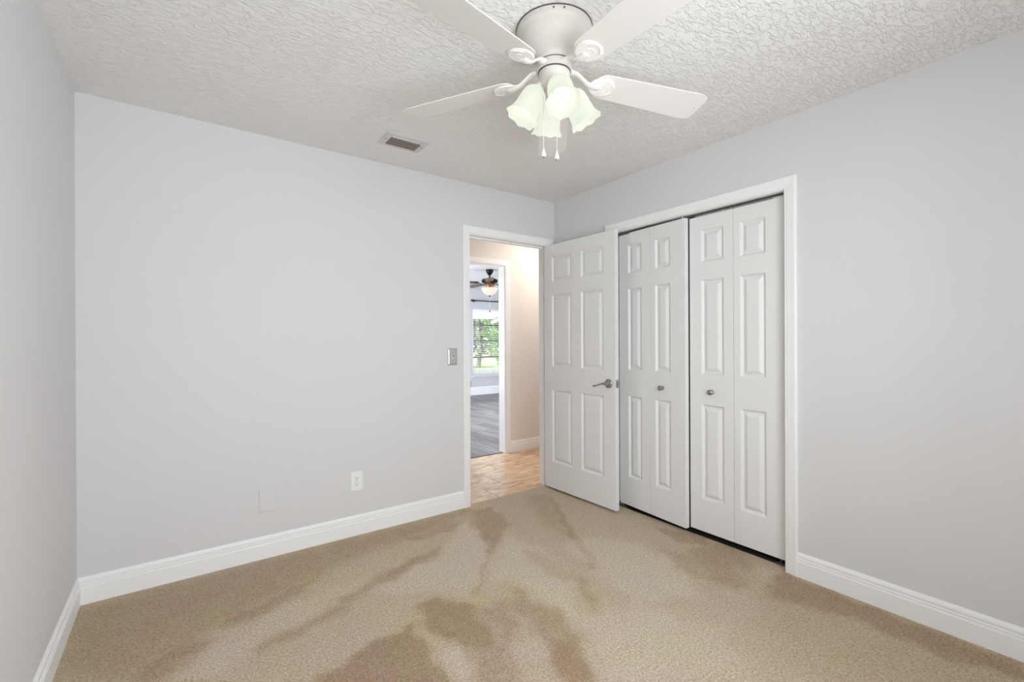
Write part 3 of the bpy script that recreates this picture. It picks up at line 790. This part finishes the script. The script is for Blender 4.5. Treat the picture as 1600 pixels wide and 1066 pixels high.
bm = B(); lathe(bm, [(0.0, 2.274), (0.060, 2.274), (0.0605, 2.270), (0.0605, 2.228), (0.057, 2.217), (0.046, 2.207), (0.030, 2.200), (0.020, 2.192), (0.018, 2.178), (0.012, 2.172), (0.0, 2.171)], 44, Matrix.Translation((FC.x, FC.y, 0)))
obj('switch_housing', bm, M['housing'], fan, world=True, smooth=30)

BA = [-19.7, 49.5, 122.6, 192.6, 265.2]
ZB = 2.266
DROOP = math.radians(2.8)
PIT = math.radians(-10.9)
def blade_frame(k):
    a = math.radians(BA[k])
    return Matrix.Translation((FC.x, FC.y, ZB)) @ Matrix.Rotation(a, 4, 'Z') @ Matrix.Rotation(DROOP, 4, 'Y')
def blade_bm():
    """r along x, width along y, pitched about x; root at 0.165, tip at 0.665"""
    top = []
    N_ = 40
    r0, r1 = 0.165, 0.660
    def half(r):
        base = 0.060 + (0.075 - 0.060) * min(1, (r - r0) / 0.44)
        e = 0.045
        if r < r0 + e: base *= math.sqrt(max(0, 1 - ((r0 + e - r) / e) ** 2)) * 0.72 + 0.28
        if r > r1 - e: base *= math.sqrt(max(0, 1 - ((r - r1 + e) / e) ** 2)) * 0.40 + 0.60
        return base
    rs = [r0 + (r1 - r0) * (0.5 - 0.5 * math.cos(math.pi * i / N_)) for i in range(N_ + 1)]
    out = [(r, half(r)) for r in rs] + [(r, -half(r)) for r in reversed(rs)]
    bm = B()
    m = Matrix.Rotation(PIT, 4, 'X')
    loft(bm, [[m @ Vector((x, y, z)) for x, y in out] for z in (-0.002, 0.002)])
    return bm
def iron_bm():
    """curved arm from the flywheel down to the oval pad under the blade root"""
    bm = B()
    pts = [(0.050, 0, 0.026), (0.070, 0, 0.028), (0.092, 0, 0.027), (0.115, 0, 0.014), (0.138, 0, -0.003), (0.162, 0, -0.009), (0.190, 0, -0.009)]
    tube(bm, pts, [0.017, 0.017, 0.014, 0.012, 0.013, 0.018, 0.016], 12, 0.42)
    m = Matrix.Rotation(PIT, 4, 'X')
    rings = []
    for u, z in ((1.0, -0.0032), (1.0, -0.0050), (0.93, -0.0082), (0.72, -0.0094)):
        ring = []
        for i in range(36):
            a = 2 * math.pi * i / 36
            x = 0.200 + 0.053 * math.cos(a) * u; y = (0.049 + 0.004 * math.cos(a)) * math.sin(a) * u
            ring.append(m @ Vector((x, y, z)))
        rings.append(ring)
    loft(bm, rings)
    return bm
def groove_bm():
    """raised crescent moulding on the pad"""
    bm = B(); m = Matrix.Rotation(PIT, 4, 'X')
    pts = []
    for i in range(15):
        a = math.radians(-72 + 144 * i / 14)
        pts.append(m @ Vector((0.206 + 0.042 * math.cos(a), 0.034 * math.sin(a), -0.0090)))
    tube(bm, pts, [0.0008] + [0.0026] * 13 + [0.0008], 8)
    pts = []
    for i in range(11):
        a = math.radians(-60 + 120 * i / 10)
        pts.append(m @ Vector((0.196 + 0.026 * math.cos(a), 0.020 * math.sin(a), -0.0094)))
    tube(bm, pts, [0.0006] + [0.0020] * 9 + [0.0006], 8)
    return bm
def screw_bm():
    bm = B(); m = Matrix.Rotation(PIT, 4, 'X')
    sphere(bm, m @ Vector((0.640, 0.0, -0.0032)), 0.003, 8, 6)
    return bm
proto = None
for k in range(5):
    mx = blade_frame(k)
    loc = TF[fan.name].inverted() @ mx
    if proto is None:
        bl = obj('blade', blade_bm(), M['blade_white'], fan, bevel=0.0012)
        ir = obj('blade_iron', iron_bm(), M['fan_white'], bl, smooth=35)
        obj('iron_moulding', groove_bm(), M['fan_white'], bl, smooth=True)
        obj('screw', screw_bm(), M['vent_metal'], bl, smooth=True)
        proto = bl
    else:
        bl = copy_tree(proto, fan)
    bl.location = loc.to_translation(); bl.rotation_euler = loc.to_euler()

# lamp arms, shades and bulbs
SA = [243, 333, 63, 153]
TILT = math.radians(30)
def shade_mx(a):
    a = math.radians(a)
    # lamp axis leaves the hub outward and down; local +z runs down the axis
    base = Vector((FC.x + 0.066 * math.cos(a), FC.y + 0.066 * math.sin(a), 2.204))
    axis = Vector((math.cos(a) * math.sin(TILT), math.sin(a) * math.sin(TILT), -math.cos(TILT)))
    q = axis.to_track_quat('Z', 'Y')
    return Matrix.Translation(base) @ q.to_matrix().to_4x4()
BELL = [(0.0235, -0.002), (0.033, 0.002), (0.041, 0.010), (0.0455, 0.022), (0.0480, 0.040), (0.0490, 0.060), (0.0495, 0.078), (0.0505, 0.092), (0.0530, 0.104), (0.0570, 0.113), (0.0615, 0.121), (0.0635, 0.1255)]
for i, a in enumerate(SA):
    mx = shade_mx(a)
    ar = math.radians(a)
    bm = B()
    tube(bm, [Vector((FC.x + 0.036 * math.cos(ar), FC.y + 0.036 * math.sin(ar), 2.236)), Vector((FC.x + 0.050 * math.cos(ar), FC.y + 0.050 * math.sin(ar), 2.228)), mx @ Vector((0, 0, -0.010)), mx @ Vector((0, 0, 0.002))], [0.015, 0.016, 0.019, 0.021], 16)
    lathe(bm, [(0.021, -0.012), (0.0255, -0.008), (0.0265, 0.004), (0.0245, 0.010), (0.018, 0.011), (0.018, 0.022), (0.0, 0.023)], 28, mx)
    arm = obj('lamp_holder', bm, M['fan_white'], fan, world=True, smooth=35)
    # ruffled bell of frosted glass, with thickness
    bm = B(); rings = []
    SEG = 64
    def bell(prof, inner):
        for r, z in prof:
            ring = []
            for s in range(SEG):
                t = 2 * math.pi * s / SEG
                ruff = max(0.0, (z - 0.098) / 0.0255)
                rr = (r - inner) * (1 + 0.035 * ruff * math.cos(8 * t)); zz = z + 0.0022 * ruff * math.cos(8 * t)
                ring.append(mx @ Vector((rr * math.cos(t), rr * math.sin(t), zz)))
            rings.append(ring)
    bell(BELL, 0.0); bell(list(reversed(BELL)), 0.0025)
    rings.append(rings[0])
    loft(bm, rings, cap=False)
    sh = obj('lamp_shade', bm, M['shade'], arm, world=True, smooth=60)
    bm = B(); lathe(bm, [(0.0, 0.022), (0.012, 0.022), (0.0125, 0.034), (0.017, 0.044), (0.0225, 0.058), (0.0245, 0.070), (0.0225, 0.082), (0.0155, 0.092), (0.007, 0.0965), (0.0, 0.0975)], 28, mx)
    obj('bulb', bm, M['bulb'], arm, world=True, smooth=True)

# pull chains
vr = Vector((math.cos(yaw), -math.sin(yaw), 0))
for dx, dy, zend in ((-0.045, -0.040, 1.970), (0.004, -0.045, 1.958)):
    p = FC + vr * dx + Vector((math.sin(yaw), math.cos(yaw), 0)) * dy
    bm = B()
    tube(bm, [(p.x, p.y, 2.215), (p.x, p.y, zend)], 0.0009, 6)
    z = 2.212
    while z > zend:
        sphere(bm, (p.x, p.y, z), 0.0014, 6, 4); z -= 0.0045
    ch = obj('pull_chain', bm, M['cord'], fan, world=True)
    bm = B(); lathe(bm, [(0.0, 0.018), (0.0018, 0.017), (0.0035, 0.010), (0.0065, 0.002), (0.0088, -0.006), (0.0092, -0.011), (0.0075, -0.015), (0.0, -0.016)], 18, Matrix.Translation((p.x, p.y, zend - 0.016)))
    pl = obj('chain_pull', bm, M['plate'], ch, world=True, smooth=True)
    bm = B(); lathe(bm, [(0.0, -0.0155), (0.0045, -0.0155), (0.0040, -0.019), (0.0, -0.0195)], 12, Matrix.Translation((p.x, p.y, zend - 0.016)))
    obj('pull_tip', bm, M['nickel'], ch, world=True)

# ---------------------------------------------------------------- dark fan in the far room
GC = Vector((1.578, 3.402, 0))
gf = tag(empty('ceiling_fan', (GC.x, GC.y, H)), 'small dark bronze ceiling fan with glowing bowl light, seen through the doorway', 'ceiling fan')
T0 = Matrix.Translation((GC.x, GC.y, 0))
bm = B(); lathe(bm, [(0.062, H), (0.064, H - 0.008), (0.062, H - 0.030), (0.050, H - 0.058), (0.032, H - 0.082), (0.020, H - 0.092), (0.0, H - 0.092)], 28, T0)
obj('canopy', bm, M['bronze'], gf, world=True, smooth=30)
bm = B(); lathe(bm, [(0.0135, H - 0.088), (0.0135, 2.285)], 16, T0)
obj('downrod', bm, M['bronze'], gf, world=True, smooth=30)
bm = B(); lathe(bm, [(0.018, 2.305), (0.030, 2.298), (0.070, 2.290), (0.118, 2.280), (0.136, 2.262), (0.136, 2.236), (0.124, 2.218), (0.090, 2.204), (0.0, 2.202)], 40, T0)
obj('motor', bm, M['bronze'], gf, world=True, smooth=30)
bm = B(); lathe(bm, [(0.078, 2.206), (0.082, 2.190), (0.064, 2.170), (0.062, 2.145), (0.074, 2.130), (0.0, 2.128)], 32, T0)
obj('light_fitter', bm, M['copper'], gf, world=True, smooth=30)
bm = B(); lathe(bm, [(0.136, 2.132), (0.140, 2.126), (0.136, 2.112), (0.124, 2.084), (0.104, 2.054), (0.076, 2.028), (0.040, 2.012), (0.0, 2.008), ], 40, T0)
obj('light_bowl', bm, M['bowl'], gf, world=True, smooth=50)
bm = B(); lathe(bm, [(0.014, 2.012), (0.016, 2.004), (0.010, 1.994), (0.006, 1.986), (0.0, 1.984)], 16, T0)
obj('finial', bm, M['bronze'], gf, world=True, smooth=True)
bm = B(); tube(bm, [(GC.x, GC.y, 1.988), (GC.x, GC.y, 1.752)], 0.0016, 6)
ch = obj('pull_chain', bm, M['cord'], gf, world=True)
bm = B(); lathe(bm, [(0.0, 1.766), (0.006, 1.760), (0.010, 1.742), (0.007, 1.732), (0.0, 1.730)], 12, T0)
obj('chain_pull', bm, M['rod_black'], ch, world=True, smooth=True)
def dark_blade():
    bm = B(); m = Matrix.Rotation(math.radians(12), 4, 'X')
    out = [(0.20, 0.045), (0.24, 0.056), (0.62, 0.070), (0.645, 0.060), (0.655, 0.0), (0.645, -0.060), (0.62, -0.070), (0.24, -0.056), (0.20, -0.045)]
    loft(bm, [[m @ Vector((x, y, z)) for x, y in out] for z in (-0.003, 0.003)])
    return bm
def dark_iron():
    bm = B(); m = Matrix.Rotation(math.radians(12), 4, 'X')
    tube(bm, [(0.07, 0, -0.020), (0.11, 0, -0.026), (0.15, 0, -0.014), (0.19, 0, -0.006), (0.27, 0, -0.006)], [0.014, 0.012, 0.011, 0.016, 0.020], 10, 0.4)
    return bm
proto = None
for k in range(5):
    mx = TF[gf.name].inverted() @ Matrix.Translation((GC.x, GC.y, 2.212)) @ Matrix.Rotation(math.radians(20 + 72 * k), 4, 'Z')
    if proto is None:
        proto = bl = obj('blade', dark_blade(), M['dark_blade'], gf)
        obj('blade_iron', dark_iron(), M['copper'], bl, smooth=35)
    else:
        bl = copy_tree(proto, gf)
    bl.location = mx.to_translation(); bl.rotation_euler = mx.to_euler()

# ---------------------------------------------------------------- outdoors beyond the far window
bm = B(); box(bm, (-20, FARY + 3.2, -0.35), (60, 60, -0.15))
tag(obj('ground_lawn', bm, M['lawn']), 'green lawn outside the far room window', 'lawn', kind='structure')
bm = B(); box(bm, (-5, FARY + 0.14, -0.30), (20, FARY + 3.2, -0.12))
tag(obj('ground_patio', bm, M['patio']), 'pale patio just outside the far room window', 'patio', kind='structure')
# roof edge of the porch
pr = tag(empty('porch_roof', (6, FARY + 2.4, 1.9)), 'pale porch roof edge across the top of the far window', 'porch roof', kind='structure')
bm = B(); box(bm, (0.0, FARY + 0.14, 2.10), (12, FARY + 2.5, 2.16)); obj('soffit', bm, M['white_out'], pr, world=True)
bm = B(); box(bm, (0.0, FARY + 2.42, 1.90), (12, FARY + 2.52, 2.22)); obj('fascia', bm, M['white_out'], pr, world=True)
ds = bm = B()
pa, pb = Vector((4.93, FARY + 2.36, 1.80)), Vector((5.50, FARY + 2.36, 2.02))
tube(bm, [pa, pb], 0.05, 8)
tag(obj('downspout', bm, M['white_out']), 'white slanted strip below the pale roof edge outside the far window', 'downspout')
random.seed(4)
def tree(x, y, h, r, mat, label, trunk_r=0.09, n=700, low=0.25, leaf=(0.07, 0.17)):
    root = tag(empty('tree', (x, y, -0.15)), label, 'tree', 'trees outside the far window')
    bm = B()
    pts = [Vector((x + 0.12 * math.sin(k * 1.7 + x), y, -0.15 + h * 0.8 * k / 6)) for k in range(7)]
    tube(bm, pts, [trunk_r * (1 - 0.1 * k) for k in range(7)], 8)
    for k in range(5):
        a = random.uniform(0, 6.28); z = h * random.uniform(0.35, 0.65)
        tube(bm, [(x, y, z), (x + r * 0.5 * math.cos(a), y + r * 0.5 * math.sin(a), z + r * 0.5), (x + r * 0.8 * math.cos(a), y + r * 0.8 * math.sin(a), z + r * 0.8)], [0.04, 0.025, 0.01], 6)
    obj('trunk', bm, M['bark'], root, world=True)
    bm = B()
    for k in range(n):
        while True:
            p = Vector((random.uniform(-1, 1), random.uniform(-1, 1), random.uniform(-1, 1)))
            if 0.35 < p.length < 1: break
        c = Vector((x + p.x * r, y + p.y * r, h * (low + 1) / 2 + p.z * h * (1 - low) / 2))
        q = Matrix.Rotation(random.uniform(0, 6.28), 3, Vector((random.uniform(-1, 1), random.uniform(-1, 1), random.uniform(-1, 1))).normalized())
        s = random.uniform(*leaf)
        bm.faces.new([bm.verts.new(c + q @ Vector(v_)) for v_ in ((-s, 0, 0), (0, -s * 0.5, 0.02), (s, 0, 0), (0, s * 0.5, 0.02))])
    obj('foliage', bm, mat, root, world=True)
tree(5.3, 11.6, 5.0, 0.95, M['leaf_grey'], 'grey-green thin-leaved tree outside the far window, on the rod finial side', 0.10, 600, 0.28)
tree(7.0, 14.2, 5.5, 1.2, M['leaf_grey'], 'grey-green thin-leaved tree outside the far window, behind the tilt wand', 0.11, 600, 0.28)
tree(7.9, 12.0, 3.4, 0.9, M['leaf_green'], 'bright green bushy tree outside the far window, near the inner doorway jamb', 0.08, 900, 0.08)
tree(10.6, 18.0, 6.0, 2.0, M['leaf_grey'], 'pale grey-green tree at the back of the lawn, between the trunks', 0.12, 2600, 0.05, (0.10, 0.26))
tree(7.4, 21.5, 6.5, 2.4, M['leaf_grey'], 'pale grey-green tree farthest back on the lawn', 0.12, 2600, 0.05, (0.10, 0.26))
